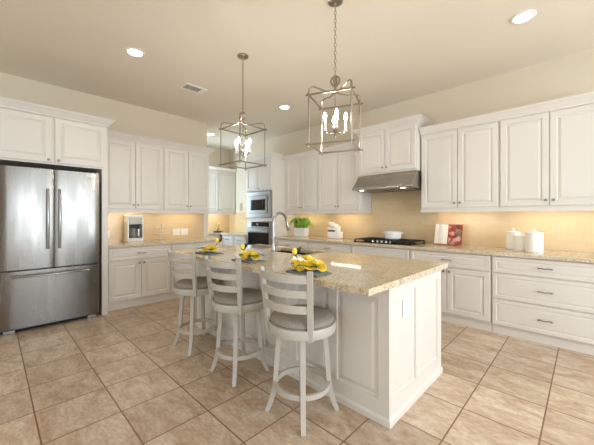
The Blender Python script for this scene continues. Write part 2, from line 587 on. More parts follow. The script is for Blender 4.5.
# cabinet over the fridge with its end panels
r = thing('refrigerator_surround', 'white cabinet and end panels boxing in the steel refrigerator', 'cabinet', (-4.60, -.04, 0), L90)
MB().box(0, 1.13, T, .69, 1.935, 2.52).build('body', CAB, r)
MB().box(0, .055, .0, .69, 0, 1.935).build('end_panel', CAB, r)
MB().box(1.06, 1.13, .0, .69, 0, 1.935).build('end_panel', CAB, r)
for x0, x1, kx in ((.018, .549, .515), (.578, 1.108, .612)):
    d = door_mesh(x0, x1, 1.955, 2.50, .062).build('door', CAB, r); knob(d, kx, 1.985)
crown_mesh(0, 1.13, .69, 2.505, True, True, None, .275).build('crown', CAB, r)

# continuous crowns and light rails over the runs
zc = UZ + UH - .008
tag(crown_mesh(.0, 1.695, LD, 0, False, True).build('crown_moulding', CAB), 'white crown moulding along the top of the left wall cabinets', 'moulding')
o = C.objects[-1] if False else bpy.data.objects['crown_moulding']; o.location = (LX, 1.10, zc); o.rotation_euler = (0, 0, L90)
o = tag(crown_mesh(0, 1.845, UD, 0, False, False).build('crown_moulding', CAB), 'white crown moulding on the wall cabinets left of the range hood', 'moulding'); o.location = (-4.475, UY, zc)
o = tag(crown_mesh(0, 1.845, UD, 0, False, True).build('crown_moulding', CAB), 'white crown moulding on the wall cabinets right of the range hood', 'moulding'); o.location = (-1.665, UY, zc)
def rail(label, loc, rz, x1, dep, left, right):
    m = MB().box(-.004 if left else 0, x1 + (.004 if right else 0), .004, .022, -.035, 0)
    if right: m.box(x1 - .014, x1 + .004, .022, dep, -.035, 0)
    if left: m.box(-.004, .014, .022, dep, -.035, 0)
    o = tag(m.build('light_rail', CAB), label, 'moulding')
    o.location = loc; o.rotation_euler = (0, 0, rz)
rail('white light rail under the left wall cabinets', (LX, 1.10, UZ), L90, 1.695, LD, False, True)
rail('white light rail under the wall cabinets left of the range hood', (-4.475, UY, UZ), 0, 1.845, UD, False, True)
rail('white light rail under the wall cabinets right of the range hood', (-1.665, UY, UZ), 0, 1.845, UD, True, True)
rail('white light rail under the nook wall cabinet', (-6.69, 3.31, UZ), L90, YR - 3.31 - .006, .32, False, False)

# under-cabinet strip lights
def strip(label, loc, rz, L):
    r = thing('strip_light', label, 'lamp', loc, rz, 'strip lights under the wall cabinets')
    MB().box(0, L, 0, .045, -.012, 0, .002).build('housing', PLASTIC, r)
    MB().box(.01, L - .01, .006, .039, -.0165, -.0125).build('diffuser', STRIP, r)
strip('warm strip light under the left wall cabinet nearest the refrigerator', (LX - .14, 1.22, UZ), L90, .62)
strip('warm strip light under the left wall cabinet above the wall plates', (LX - .14, 2.06, UZ), L90, .62)
strip('warm strip light under the wall cabinet above the fern', (-4.36, UY + .13, UZ), 0, .70)
strip('warm strip light under the wall cabinet just left of the hood', (-3.36, UY + .13, UZ), 0, .62)
strip('warm strip light under the wall cabinet just right of the hood', (-1.52, UY + .13, UZ), 0, .66)
strip('warm strip light under the wall cabinet above the canisters', (-.60, UY + .13, UZ), 0, .66)
strip('warm strip light under the nook wall cabinet', (-6.83, 3.52, UZ), L90, .85)

# ------------------------------------------------------------------ tall oven cabinet and its ovens
OY = 3.895
r = thing('oven_cabinet', 'tall white cabinet housing the microwave and wall oven', 'cabinet', (-5.34, OY, 0), 0)
OW, OD = .862, YR - .002 - OY
MB().box(0, OW, T, OD, 0, .30).box(0, OW, T, OD, 1.845, 2.49).box(0, .035, T, OD, .30, 1.845).box(OW - .035, OW, T, OD, .30, 1.845).box(.035, OW - .035, .60, OD, .30, 1.845).box(.035, OW - .035, T, .60, 1.215, 1.285).build('body', CAB, r)
for x0, x1 in ((.012, .428), (.434, OW - .012)):
    d = door_mesh(x0, x1, 1.865, 2.475).build('door', CAB, r)
    if x0 < .1: pull(d, .425, 1.90, .10)
d = drawer_mesh(.012, OW - .012, .06, .285).build('drawer', CAB, r); pull(d, OW / 2, .17)
crown_mesh(0, OW, OD, 2.475, True, True, None, .242).build('crown', CAB, r)

r = thing('microwave', 'built-in stainless steel microwave in the tall cabinet', 'microwave', (-5.30, OY - .012, 1.287), 0)
w, h = .79, .545
MB().box(.005, w - .005, .03, .55, .005, h - .005).build('body', DARK, r)
MB().panel(0, w, 0, h, [(0, .03), (0, .004), (.004, 0), (.085, 0), (.09, .012), (.16, .012), (.16, .013)]).build('trim_frame', STEEL_A, r)
dd = MB().panel(.10, w - .10, .10, h - .10, [(0, .012), (0, -.006), (.004, -.010), (.05, -.010), (.052, -.006), (.06, -.006)]).build('door', STEEL_A, r)
MB().box(.155, w - .245, -.0125, -.009, .155, h - .17).build('window', BLACKG, dd)
MB().box(w - .235, w - .155, -.0125, -.009, .155, h - .17).build('control_panel', BLACKG, dd)
MB().box(.12, w - .12, -.035, -.012, h - .152, h - .135, .004).build('handle', STEEL_A, dd)

r = thing('wall_oven', 'built-in stainless steel oven with dark glass below the microwave', 'oven', (-5.30, OY - .014, .31), 0)
w = .79
MB().box(.005, w - .005, .03, .58, 0, .90).build('body', DARK, r)
p = MB().box(0, w, 0, .03, .765, .902, .003).build('control_panel', STEEL_A, r)
MB().box(.05, w - .05, -.003, .002, .79, .885).build('display', BLACKG, p)
MB().lathe([(0, 0), (.022, 0), (.020, .02), (0, .022)], seg=16, M=Matrix.Translation((w / 2, -.003, .838)) @ Matrix.Rotation(PI / 2, 4, 'X')).build('dial', STEEL_A, p, True)
dd = MB().box(0, w, 0, .03, .01, .755, .003).build('door', STEEL_A, r)
MB().box(.055, w - .055, -.003, .002, .12, .665).build('window', BLACKG, dd)
m_ = MB().tube([(.04, -.05, .70), (w - .04, -.05, .70)], .014, 10)
for xx in (.08, w - .08): m_.tube([(xx, 0, .70), (xx, -.05, .70)], .009, 8)
m_.build('handle', CHROME, dd, True)

# ------------------------------------------------------------------ countertops
def top_mesh(x0, x1, y0, y1, z0=.874, z1=.914, hole=None):
    m = MB()
    if hole:
        xs = [x0, hole[0], hole[1], x1]; ys = [y0, hole[2], hole[3], y1]
    else:
        xs = [x0, x1]; ys = [y0, y1]
    V = {}
    def g(i, j, z):
        k = (i, j, z)
        if k not in V: V[k] = m.bm.verts.new((xs[i], ys[j], z))
        return V[k]
    nx, ny = len(xs) - 1, len(ys) - 1
    solid = lambda i, j: 0 <= i < nx and 0 <= j < ny and not (hole and i == 1 and j == 1)
    for i in range(nx):
        for j in range(ny):
            if not solid(i, j): continue
            m.bm.faces.new((g(i, j, z1), g(i + 1, j, z1), g(i + 1, j + 1, z1), g(i, j + 1, z1)))
            m.bm.faces.new((g(i, j, z0), g(i, j + 1, z0), g(i + 1, j + 1, z0), g(i + 1, j, z0)))
            for (a, b, di, dj) in (((i, j), (i + 1, j), 0, -1), ((i + 1, j), (i + 1, j + 1), 1, 0), ((i + 1, j + 1), (i, j + 1), 0, 1), ((i, j + 1), (i, j), -1, 0)):
                if not solid(i + di, j + dj):
                    m.bm.faces.new((g(*a, z0), g(*b, z0), g(*b, z1), g(*a, z1)))
    return m
def bevel(o, wdt=.005):
    b = o.modifiers.new('edge', 'BEVEL'); b.width = wdt; b.segments = 2; b.limit_method = 'ANGLE'
    return o
bevel(tag(top_mesh(-4.475, .20, FY - .03, WALLY).build('countertop', GRAN), 'long speckled granite worktop under the cooktop and canisters', 'worktop'))
bevel(tag(top_mesh(XL + .014, FX + .03, 1.095, 2.90).build('countertop', GRAN), 'granite worktop on the left wall under the coffee maker', 'worktop'))
m_ = MB()
pl = [(XN + .014, YN + .03), (-6.345, YN + .03), (-6.345, FY - .03), (-5.345, FY - .03), (-5.345, WALLY), (XN + .014, WALLY)]
lo = [m_.bm.verts.new((x, y, .874)) for x, y in pl]; hi = [m_.bm.verts.new((x, y, .914)) for x, y in pl]
m_.bm.faces.new(hi); m_.bm.faces.new(lo[::-1])
for i in range(6): m_.bm.faces.new((lo[i], lo[(i + 1) % 6], hi[(i + 1) % 6], hi[i]))
bevel(tag(m_.build('countertop', GRAN), 'L-shaped granite worktop in the nook left of the ovens', 'worktop'))

# ------------------------------------------------------------------ island
IX0, IX1, IY0, IY1 = -3.33, -.868, 1.71, 2.625
isl = thing('kitchen_island', 'white panelled island base under the large granite top', 'island', ((IX0 + IX1) / 2, (IY0 + IY1) / 2, 0))
def ip(m, name, mt=CAB): # mesh in world coordinates -> island local
    m.xf(Matrix.Translation((-(IX0 + IX1) / 2, -(IY0 + IY1) / 2, 0)))
    return m.build(name, mt, isl)
SX0, SX1, SY0, SY1 = -2.78, -2.05, 2.22, 2.575
bd = MB()
bd.box(IX0 + .02, SX0 - .04, IY0 + .02, IY1 - .02, 0, .872); bd.box(SX1 + .04, IX1 - .02, IY0 + .02, IY1 - .02, 0, .872)
bd.box(SX0 - .04, SX1 + .04, IY0 + .02, SY0 - .03, 0, .872); bd.box(SX0 - .04, SX1 + .04, SY1 + .03, IY1 - .02, 0, .872)
bd.box(SX0 - .04, SX1 + .04, SY0 - .03, SY1 + .03, 0, .66)
ip(bd, 'body')
def wain(x0, x1, z0, z1, rects):
    """face board with sunk raised panels; grid of quads, faces look to -y, board front at y=0, 0.02 thick"""
    m = MB()
    prof = [(0, 0), (.005, .014), (.014, .017), (.044, .005), (.048, .003)]
    xs = sorted({x0, x1} | {v for a in rects for v in a[:2]}); zs = sorted({z0, z1} | {v for a in rects for v in a[2:]})
    for i in range(len(xs) - 1):
        for j in range(len(zs) - 1):
            cx, cz = (xs[i] + xs[i + 1]) / 2, (zs[j] + zs[j + 1]) / 2
            if any(a[0] < cx < a[1] and a[2] < cz < a[3] for a in rects): continue
            m.quad((xs[i], 0, zs[j]), (xs[i + 1], 0, zs[j]), (xs[i + 1], 0, zs[j + 1]), (xs[i], 0, zs[j + 1]))
    for a in rects:
        R = []
        for ins, y in prof:
            R.append([m.bm.verts.new(p) for p in ((a[0] + ins, y, a[2] + ins), (a[1] - ins, y, a[2] + ins), (a[1] - ins, y, a[3] - ins), (a[0] + ins, y, a[3] - ins))])
        for A, B in zip(R, R[1:]):
            for i in range(4):
                m.bm.faces.new((A[i], A[(i + 1) % 4], B[(i + 1) % 4], B[i]))
        m.bm.faces.new(R[-1])
    bmesh.ops.remove_doubles(m.bm, verts=m.bm.verts[:], dist=1e-5)
    m.quad((x0, 0, z0), (x0, .02, z0), (x0, .02, z1), (x0, 0, z1)); m.quad((x1, 0, z0), (x1, 0, z1), (x1, .02, z1), (x1, .02, z0))
    m.quad((x0, 0, z1), (x0, .02, z1), (x1, .02, z1), (x1, 0, z1)); m.quad((x0, 0, z0), (x1, 0, z0), (x1, .02, z0), (x0, .02, z0))
    bmesh.ops.remove_doubles(m.bm, verts=m.bm.verts[:], dist=1e-5)
    return m
Lx = IX1 - IX0
fr = [(Lx - .075 - k * .402 - .325, Lx - .075 - k * .402, .145, .79) for k in range(6)]
m_ = wain(.02, Lx - .02, 0, .873, fr); m_.xf(Matrix.Translation((IX0, IY0, 0))); ip(m_, 'front_panelling')
Ly = IY1 - IY0
en = [(.085, .405, .145, .80), (.470, .835, .145, .80)]
m_ = wain(0, Ly, 0, .873, en); m_.xf(Matrix.Translation((IX1, IY0, 0)) @ Matrix.Rotation(L90, 4, 'Z')); ip(m_, 'end_panelling')
m_ = wain(0, Ly, 0, .873, en); m_.xf(Matrix.Translation((IX0, IY1, 0)) @ Matrix.Rotation(-L90, 4, 'Z')); ip(m_, 'end_panelling')
bk = [(.06 + k * .59, .615 + k * .59, .13, .85) for k in range(4)]
m_ = wain(.02, Lx - .02, 0, .873, bk); m_.xf(Matrix.Translation((IX1, IY1, 0)) @ Matrix.Rotation(PI, 4, 'Z')); ip(m_, 'back_panelling')
# base moulding ring
m_ = MB()
prof = [(0, 0), (.010, 0), (.010, .034), (.007, .043), (.002, .049), (0, .050)]
Rr = []
for o_, h_ in prof:
    Rr.append([m_.bm.verts.new(p) for p in ((IX0 - o_, IY0 - o_, h_), (IX1 + o_, IY0 - o_, h_), (IX1 + o_, IY1 + o_, h_), (IX0 - o_, IY1 + o_, h_))])
for A, B in zip(Rr, Rr[1:]):
    for i in range(4): m_.bm.faces.new((A[i], A[(i + 1) % 4], B[(i + 1) % 4], B[i]))
bmesh.ops.recalc_face_normals(m_.bm, faces=m_.bm.faces[:])
ip(m_, 'base_moulding')

bevel(tag(top_mesh(-3.36, -.828, 1.405, 2.685, .874, .914, (SX0, SX1, SY0, SY1)).build('countertop', GRAN), 'large speckled granite island top with the sink cut into it', 'worktop'))
# sink
r = thing('kitchen_sink', 'undermount sink set into the island top', 'sink', ((SX0 + SX1) / 2, (SY0 + SY1) / 2, .69))
SINKM = mat('sink_composite', (74, 58, 42), .35)
a, b_ = (SX1 - SX0) / 2 + .012, (SY1 - SY0) / 2 + .012
m_ = MB()
R = []
for ins, z in ((-.012, .182), (0, .182), (.0, .10), (.015, .012), (.04, .003)):
    R.append([m_.bm.verts.new(p) for p in ((-a + ins, -b_ + ins, z), (a - ins, -b_ + ins, z), (a - ins, b_ - ins, z), (-a + ins, b_ - ins, z))])
for A, B in zip(R, R[1:]):
    for i in range(4): m_.bm.faces.new((A[i], A[(i + 1) % 4], B[(i + 1) % 4], B[i]))
m_.bm.faces.new(R[-1])
m_.build('basin', SINKM, r)
MB().lathe([(0, .004), (.04, .004), (.045, .008), (.05, .004)], seg=20).build('drain', CHROME, r, True)
# faucet
FXX, FYY = -2.465, 2.165
r = thing('kitchen_faucet', 'tall gooseneck pull-down faucet beside the island sink', 'faucet', (FXX, FYY, .914))
MB().lathe([(0, 0), (.030, 0), (.030, .006), (.024, .012), (.021, .03), (.020, .10), (.016, .115), (.0, .118)], seg=20).build('base', CHROME, r, True)
pts = [(0, 0, .10 + i * .02) for i in range(12)]
for i in range(1, 17):
    t = PI * i / 16 * .93
    pts.append((0, .10 - .10 * math.cos(t), .325 + .105 * math.sin(t)))
MB().tube(pts, .0155, 12, up=(1, 0, 0)).build('spout', CHROME, r, True)
e = Vector(pts[-1]); dv = (Vector(pts[-1]) - Vector(pts[-2])).normalized()
MB().tube([e, e + dv * .03, e + dv * .04, e + dv * .105, e + dv * .115], .016, 12, up=(1, 0, 0), scales=[.9, .95, 1.15, 1.35, 1.2]).build('spray_head', CHROME, r, True)
MB().tube([(.018, 0, .07), (.045, 0, .075), (.06, 0, .10), (.068, 0, .15)], .006, 8, up=(0, 1, 0)).build('handle', CHROME, r, True)

# outlet on the island end
def plate(name, label, loc, rz, w, h, n, style, group=None, PLASTIC=PLASTIC):
    r = thing(name, label, 'outlet' if style == 'socket' else 'switch', loc, rz, group)
    MB().box(-w / 2, w / 2, -.006, 0, -h / 2, h / 2, .002).build('cover_plate', PLASTIC, r)
    for i in range(n):
        cx = (i - (n - 1) / 2) * .046
        if style == 'socket':
            s_ = MB().box(cx - .017, cx + .017, -.0085, -.006, -.034, .034, .001).build('socket', PLASTIC, r)
            m = MB()
            for zz in (-.018, .018):
                m.box(cx - .007, cx - .0045, -.0092, -.0084, zz - .005, zz + .005).box(cx + .0045, cx + .007, -.0092, -.0084, zz - .004, zz + .004)
            m.build('slots', mat('slot_grey', (120, 116, 110), .6), s_)
        else:
            MB().box(cx - .017, cx + .017, -.010, -.006, -.034, .034, .0015).build('rocker', PLASTIC, r)
    return r
plate('wall_outlet', 'white double outlet on the end panel of the island', (IX1 - .001, IY0 + .245, .69), L90, .116, .118, 2, 'socket')
PX = XL + .012
plate('wall_outlet', 'left white plate of the pair on the left backsplash', (PX, 2.325, 1.03), L90, .128, .118, 2, 'socket', 'plates on the left backsplash')
plate('wall_switch', 'right white plate of the pair on the left backsplash', (PX, 2.475, 1.03), L90, .128, .118, 2, 'switch', 'plates on the left backsplash')
plate('wall_outlet', 'white outlet on the tile between refrigerator and coffee maker', (PX, 1.24, 1.03), L90, .075, .118, 1, 'socket')
plate('wall_switch', 'beige switch plate on the wall between nook cabinet and ovens', (-6.45, YR, 1.56), 0, .13, .20, 2, 'switch', None, mat('beige_plastic', (182, 164, 134), .5))

# ------------------------------------------------------------------ refrigerator (local x = Y, front looks to +X)
r = thing('refrigerator', 'stainless steel french-door refrigerator with bottom freezer', 'refrigerator', (-4.525, .055, 0), L90)
FW = .928
MB().box(.012, FW - .012, .075, .72, .03, 1.845).build('cabinet', mat('fridge_side', (70, 70, 72), .5), r)
def fdoor(x0, x1, z0, z1, sag=.010):
    m = MB(); n = 14
    def yf(x):
        t = (x - FW / 2) / (FW / 2)
        return sag * t * t
    xs = [x0 + (x1 - x0) * i / n for i in range(n + 1)]
    F0 = [m.bm.verts.new((x, yf(x) + (.006 if i in (0, n) else 0), z0)) for i, x in enumerate(xs)]
    F1 = [m.bm.verts.new((x, yf(x) + (.006 if i in (0, n) else 0), z1)) for i, x in enumerate(xs)]
    B0 = [m.bm.verts.new((x, .07, z0)) for x in xs]; B1 = [m.bm.verts.new((x, .07, z1)) for x in xs]
    for i in range(n):
        m.bm.faces.new((F0[i], F0[i + 1], F1[i + 1], F1[i]))
        m.bm.faces.new((F1[i], F1[i + 1], B1[i + 1], B1[i])); m.bm.faces.new((F0[i + 1], F0[i], B0[i], B0[i + 1]))
        m.bm.faces.new((B0[i + 1], B0[i], B1[i], B1[i + 1]))
    m.bm.faces.new((F0[0], F1[0], B1[0], B0[0])); m.bm.faces.new((F0[n], B0[n], B1[n], F1[n]))
    bmesh.ops.recalc_face_normals(m.bm, faces=m.bm.faces[:])
    return m
def fhandle(pts, parent, posts):
    m = MB().tube(pts, .0125, 12)
    for p_, q_ in posts: m.tube([p_, q_], .010, 8)
    m.build('handle', CHROME, parent, True)
for x0, x1, hx in ((.003, FW / 2 - .004, FW / 2 - .058), (FW / 2 + .004, FW - .003, FW / 2 + .050)):
    d = fdoor(x0, x1, .708, 1.862).build('door', STEEL, r, True)
    pts = []
    for i in range(15):
        t = i / 14
        pts.append((hx, -.025 - .038 * math.sin(PI * t), .93 + .70 * t))
    fhandle(pts, d, [((hx, .008, .935), (hx, -.027, .935)), ((hx, .008, 1.625), (hx, -.027, 1.625))])
MB().box(FW - .135, FW - .085, .0035, .012, 1.785, 1.793).build('badge', BLACK, d)
d = fdoor(.003, FW - .003, .055, .692).build('freezer_drawer', STEEL, r, True)
pts = [(.10 + (FW - .22) * i / 16, -.025 - .035 * math.sin(PI * i / 16), .635) for i in range(17)]
fhandle(pts, d, [((.11, .01, .635), (.11, -.027, .635)), ((FW - .13, .01, .635), (FW - .13, -.027, .635))])
MB().box(.012, FW - .012, .10, .16, .0, .05).build('kick_grille', DARK, r)
for xx in (.03, FW - .13): MB().box(xx, xx + .10, .03, .10, 0, .038, .006).build('foot', STEEL_A, r)

# ------------------------------------------------------------------ range hood
r = thing('range_hood', 'stainless steel range hood under the short wall cabinet', 'range hood', (-2.15, 4.10, 1.69), 0)
hw = .468
m_ = MB()
prof = [(.447, .262), (.01, .262), (-.005, .235), (-.012, .205), (-.15, .065), (-.162, .05), (-.162, .022), (-.150, .018), (.447, .018)]
Lp = [m_.bm.verts.new((-hw - .004, y, z)) for y, z in prof]; Rp = [m_.bm.verts.new((hw + .004, y, z)) for y, z in prof]
n = len(prof)
for i in range(n): m_.bm.faces.new((Lp[i], Lp[(i + 1) % n], Rp[(i + 1) % n], Rp[i]))
m_.bm.faces.new(Lp); m_.bm.faces.new(Rp[::-1])
bmesh.ops.recalc_face_normals(m_.bm, faces=m_.bm.faces[:])
m_.build('canopy', STEEL_H, r)
for sx in (-1, 1):
    MB().box(sx * .23 - .2, sx * .23 + .2, -.08, .36, .008, .018, .003).build('filter', STEEL_A, r)
for k in range(4):
    MB().lathe([(0, 0), (.009, 0), (.009, .006), (0, .007)], seg=10, M=Matrix.Translation((.26 + .03 * k, -.162, .036)) @ Matrix.Rotation(PI / 2, 4, 'X')).build('button', BLACK, r, True)
for sx in (-1, 1):
    MB().lathe([(0, 0), (.03, 0), (.03, .006), (0, .006)], cx=sx * .33, cy=-.115, cz=.012, seg=14).build('lamp', emit('hood_lamp', (1, .9, .75), 9), r, True)

# ------------------------------------------------------------------ cooktop, pot
r = thing('gas_cooktop', 'black gas cooktop with silver knobs set in the right worktop', 'cooktop', (-2.15, 4.20, .914))
MB().box(-.46, .46, -.25, .27, 0, .012, .004).build('glass_top', BLACKG, r)
for cx_ in (-.305, 0, .305):
    m = MB()
    for yy in (-.13 if cx_ == 0 else -.215, .01, .235): m.box(cx_ - .148, cx_ + .148, yy - .006, yy + .006, .034, .048)
    for xx in (-.142, -.05, .05, .142): m.box(cx_ + xx - .006, cx_ + xx + .006, -.13 if cx_ == 0 else -.215, .235, .034, .048)
    for xx in (-.142, .142):
        for yy in (-.13 if cx_ == 0 else -.215, .235): m.box(cx_ + xx - .008, cx_ + xx + .008, yy - .008, yy + .008, .011, .036)
    m.build('grate', IRON, r)
for bx_, by_ in ((-.305, -.11), (-.305, .13), (0, .06), (.305, -.11), (.305, .13)):
    MB().lathe([(0, .012), (.05, .012), (.05, .02), (.036, .022), (.036, .03), (0, .032)], cx=bx_, cy=by_, seg=18).build('burner', IRON, r, True)
for k in range(5):
    MB().lathe([(0, .012), (.021, .012), (.019, .036), (.016, .040), (0, .041)], cx=-.14 + .07 * k, cy=-.205, seg=16).build('control_knob', CHROME, r, True)
r = thing('casserole_pot', 'white lidded casserole pot on the rear of the cooktop', 'pot', (-2.13, 4.305, .962))
MB().lathe([(0, 0), (.105, 0), (.120, .012), (.128, .06), (.130, .10), (.124, .10), (.12, .06), (.11, .015), (0, .012)], seg=32).build('body', CERAM, r, True)
MB().lathe([(.134, .100), (.134, .107), (.10, .125), (.05, .134), (0, .136), (0, .10), (.134, .100)], seg=32).build('lid', CERAM, r, True)
for sx in (-1, 1):
    MB().tube([(sx * .122, -.03, .092), (sx * .152, -.025, .095), (sx * .158, 0, .096), (sx * .152, .025, .095), (sx * .122, .03, .092)], .008, 8).build('handle', CERAM, r, True)

# ------------------------------------------------------------------ cookbook on the right worktop
r = thing('open_cookbook', 'open cookbook with a red food photo propped on the right worktop', 'book', (-1.36, 4.37, .914), math.radians(-3))
PAGE = mat('paper', (240, 234, 222), .6)
def page_text():
    m = mat('printed_page', (240, 234, 222), .6)
    v = coords(m)
    w_ = nd(m, 'ShaderNodeTexWave', wave_type='BANDS', bands_direction='Z', Scale=22.0); lk(m, v, w_.inputs['Vector'])
    n_ = nd(m, 'ShaderNodeTexNoise', Scale=90.0); lk(m, v, n_.inputs['Vector'])
    mu = nd(m, 'ShaderNodeMath', operation='MULTIPLY'); lk(m, w_.outputs[1], mu.inputs[0]); lk(m, n_.outputs[0], mu.inputs[1])
    lk(m, ramp(m, mu.outputs[0], [(.40, (242, 236, 224)), (.5, (190, 182, 172))]), bsdf(m).inputs['Base Color'])
    return m
def photo_page():
    m = mat('food_photo_page', (170, 40, 30), .45)
    v = coords(m)
    n_ = nd(m, 'ShaderNodeTexVoronoi', Scale=17.0); lk(m, v, n_.inputs['Vector'])
    n2 = nd(m, 'ShaderNodeTexNoise', Scale=14.0, Detail=3.0); lk(m, v, n2.inputs['Vector'])
    c = ramp(m, n_.outputs['Color'], [(.2, (48, 28, 22)), (.38, (150, 24, 20)), (.55, (200, 44, 32)), (.66, (232, 206, 190)), (.85, (96, 84, 74))])
    c = mix(m, .18, c, ramp(m, n2.outputs[0], [(.4, (60, 36, 30)), (.6, (230, 170, 150))]))
    lk(m, c, bsdf(m).inputs['Base Color'])
    return m
tilt = Matrix.Rotation(math.radians(-14), 4, 'X')
def leaf(sx, name, mt, off):
    m = MB()
    f = lambda u, v: (sx * (.006 + u * .165), -.012 - .010 * math.sin(PI * min(1, u * 1.3)) + u * .028 * 0 - off - .02 * u, .01 + v * .275)
    m.grid(f, 8, 1)
    bmesh.ops.recalc_face_normals(m.bm, faces=m.bm.faces[:])
    g = bmesh.ops.solidify(m.bm, geom=m.bm.faces[:], thickness=.006)
    m.xf(tilt)
    return m.build(name, mt, r)
MB().box(-.175, 0, -.012, -.008, .005, .29).box(0, .175, -.012, -.008, .005, .29).xf(tilt).build('cover', mat('book_cover', (170, 50, 36), .5), r)
leaf(-1, 'left_page', page_text(), .004)
leaf(1, 'right_page', photo_page(), .004)
MB().box(-.11, .11, -.075, .03, .0, .008).box(-.11, .11, -.085, -.075, 0, .02).bar([(0, .03, .004), (0, .065, .19)], .15, .006, fixed=(1, 0, 0)).build('stand', mat('stand_wood', (150, 110, 70), .5), r)

# ------------------------------------------------------------------ canisters
def canister(label, loc, R, H, lid_h, knob_):
    r = thing('canister', label, 'canister', loc, random.random(), 'white canisters')
    seg = 48
    m = MB()
    b = bmesh.new(); rings = []
    for q, z in ((0, .0), (.93, .0), (1, .008), (1, .02), (1, H - .02), (1, H - .008), (.97, H), (.85, H), (.85, .02), (0, .02)):
        ring = []
        for i in range(seg):
            rr = R * q * (1 + (.014 * (1 if i % 2 else -1) if .01 < z < H - .009 and q == 1 else 0))
            ring.append(b.verts.new((rr * math.cos(2 * PI * i / seg), rr * math.sin(2 * PI * i / seg), z)) if q > 0 else None)
        if q == 0: ring = [b.verts.new((0, 0, z))] * seg
        rings.append(ring)
    for A, B in zip(rings, rings[1:]):
        for i in range(seg):
            j = (i + 1) % seg
            vs = []
            for q in (A[i], A[j], B[j], B[i]):
                if q not in vs: vs.append(q)
            if len(vs) > 2: b.faces.new(vs)
    bmesh.ops.recalc_face_normals(b, faces=b.faces[:])
    m._join(b)
    m.build('body', CERAM, r, True)
    prof = [(R * 1.02, H + .001), (R * 1.03, H + .010), (R * .95, H + .018), (R * .6, H + lid_h * .75), (R * .2, H + lid_h)]
    if knob_: prof += [(.009, H + lid_h + .004), (.016, H + lid_h + .014), (.017, H + lid_h + .022), (.010, H + lid_h + .030), (0, H + lid_h + .032)]
    else: prof += [(0, H + lid_h)]
    MB().lathe(prof + [(0, H + .001), (R * 1.02, H + .001)], seg=32).build('lid', CERAM, r, True)
canister('white ribbed canister with knobbed lid at the back left of the three', (-.625, 4.40, .914), .076, .195, .028, True)
canister('shortest white canister, flat-lidded, in the middle of the three', (-.545, 4.265, .914), .064, .158, .010, False)
canister('white ribbed canister at the front right of the three', (-.405, 4.165, .914), .079, .200, .028, True)

# ------------------------------------------------------------------ fern in a white planter
r = thing('potted_fern', 'green fern in a white rectangular planter beside the ovens', 'plant', (-4.03, 4.27, .914), 0)
m_ = MB()
R = []
for ax_, ay_, z in ((.12, .05, 0), (.135, .058, .005), (.15, .066, .17), (.15, .066, .175), (.138, .054, .175), (.136, .052, .14)):
    R.append([m_.bm.verts.new(p) for p in ((-ax_, -ay_, z), (ax_, -ay_, z), (ax_, ay_, z), (-ax_, ay_, z))])
for A, B in zip(R, R[1:]):
    for i in range(4): m_.bm.faces.new((A[i], A[(i + 1) % 4], B[(i + 1) % 4], B[i]))
m_.bm.faces.new(R[0]); m_.bm.faces.new(R[-1])
bmesh.ops.recalc_face_normals(m_.bm, faces=m_.bm.faces[:])
m_.build('planter', CERAM, r)
MB().box(-.134, .134, -.05, .05, .12, .15).build('soil', mat('soil', (60, 44, 32), .9), r)
m_ = MB()
def frond(m, base, az, L, rise, w):
    pts = []
    for i in range(9):
        t = i / 8
        pts.append(Vector((base[0] + math.cos(az) * L * t, base[1] + math.sin(az) * L * t, base[2] + rise * math.sin(t * 2.3) - .09 * t * t)))
    for i in range(1, 9):
        d = (pts[i] - pts[i - 1]).normalized(); sd = d.cross(Vector((0, 0, 1))).normalized()
        ww = w * (1 - (i / 9) ** 1.5) + .006
        for s_ in (-1, 1):
            c0 = pts[i - 1]; c1 = pts[i - 1] * .3 + pts[i] * .7
            tip = c0 + sd * s_ * ww + d * .022 + Vector((0, 0, -.006))
            m.quad(c0, c0 + sd * s_ * ww * .5 + d * .004 + Vector((0, 0, .003)), tip, c1)
random.seed(11)
for k in range(120):
    az = random.uniform(0, 2 * PI)
    frond(m_, (random.uniform(-.11, .11), random.uniform(-.03, .03), .15), az, random.uniform(.09, .25) * (1.0 if abs(math.cos(az)) > .5 else .6), random.uniform(.12, .27), random.uniform(.022, .040))
m_.build('foliage', FERN, r)

# ------------------------------------------------------------------ small white appliance near the fern
r = thing('kitchen_appliance', 'small white countertop appliance with tilted top left of the cooktop', 'appliance', (-3.23, 4.31, .914), 0)
MB().box(-.12, .12, -.08, .08, .0, .125, .018, 3).build('base', CERAM, r)
MB().box(-.105, .01, -.075, .06, .125, .150).build('slot', BLACK, r)
MB().box(.02, .085, -.05, .06, .12, .215, .02, 3).build('column', CERAM, r)
MB().box(-.13, .03, -.07, .07, .150, .195, .016, 3).build('tray', CERAM, r)
MB().box(-.10, .06, -.06, .06, -.02, .03, .016, 3).xf(Matrix.Translation((-.02, 0, .235)) @ Matrix.Rotation(math.radians(20), 4, 'Y')).build('lid', CERAM, r)

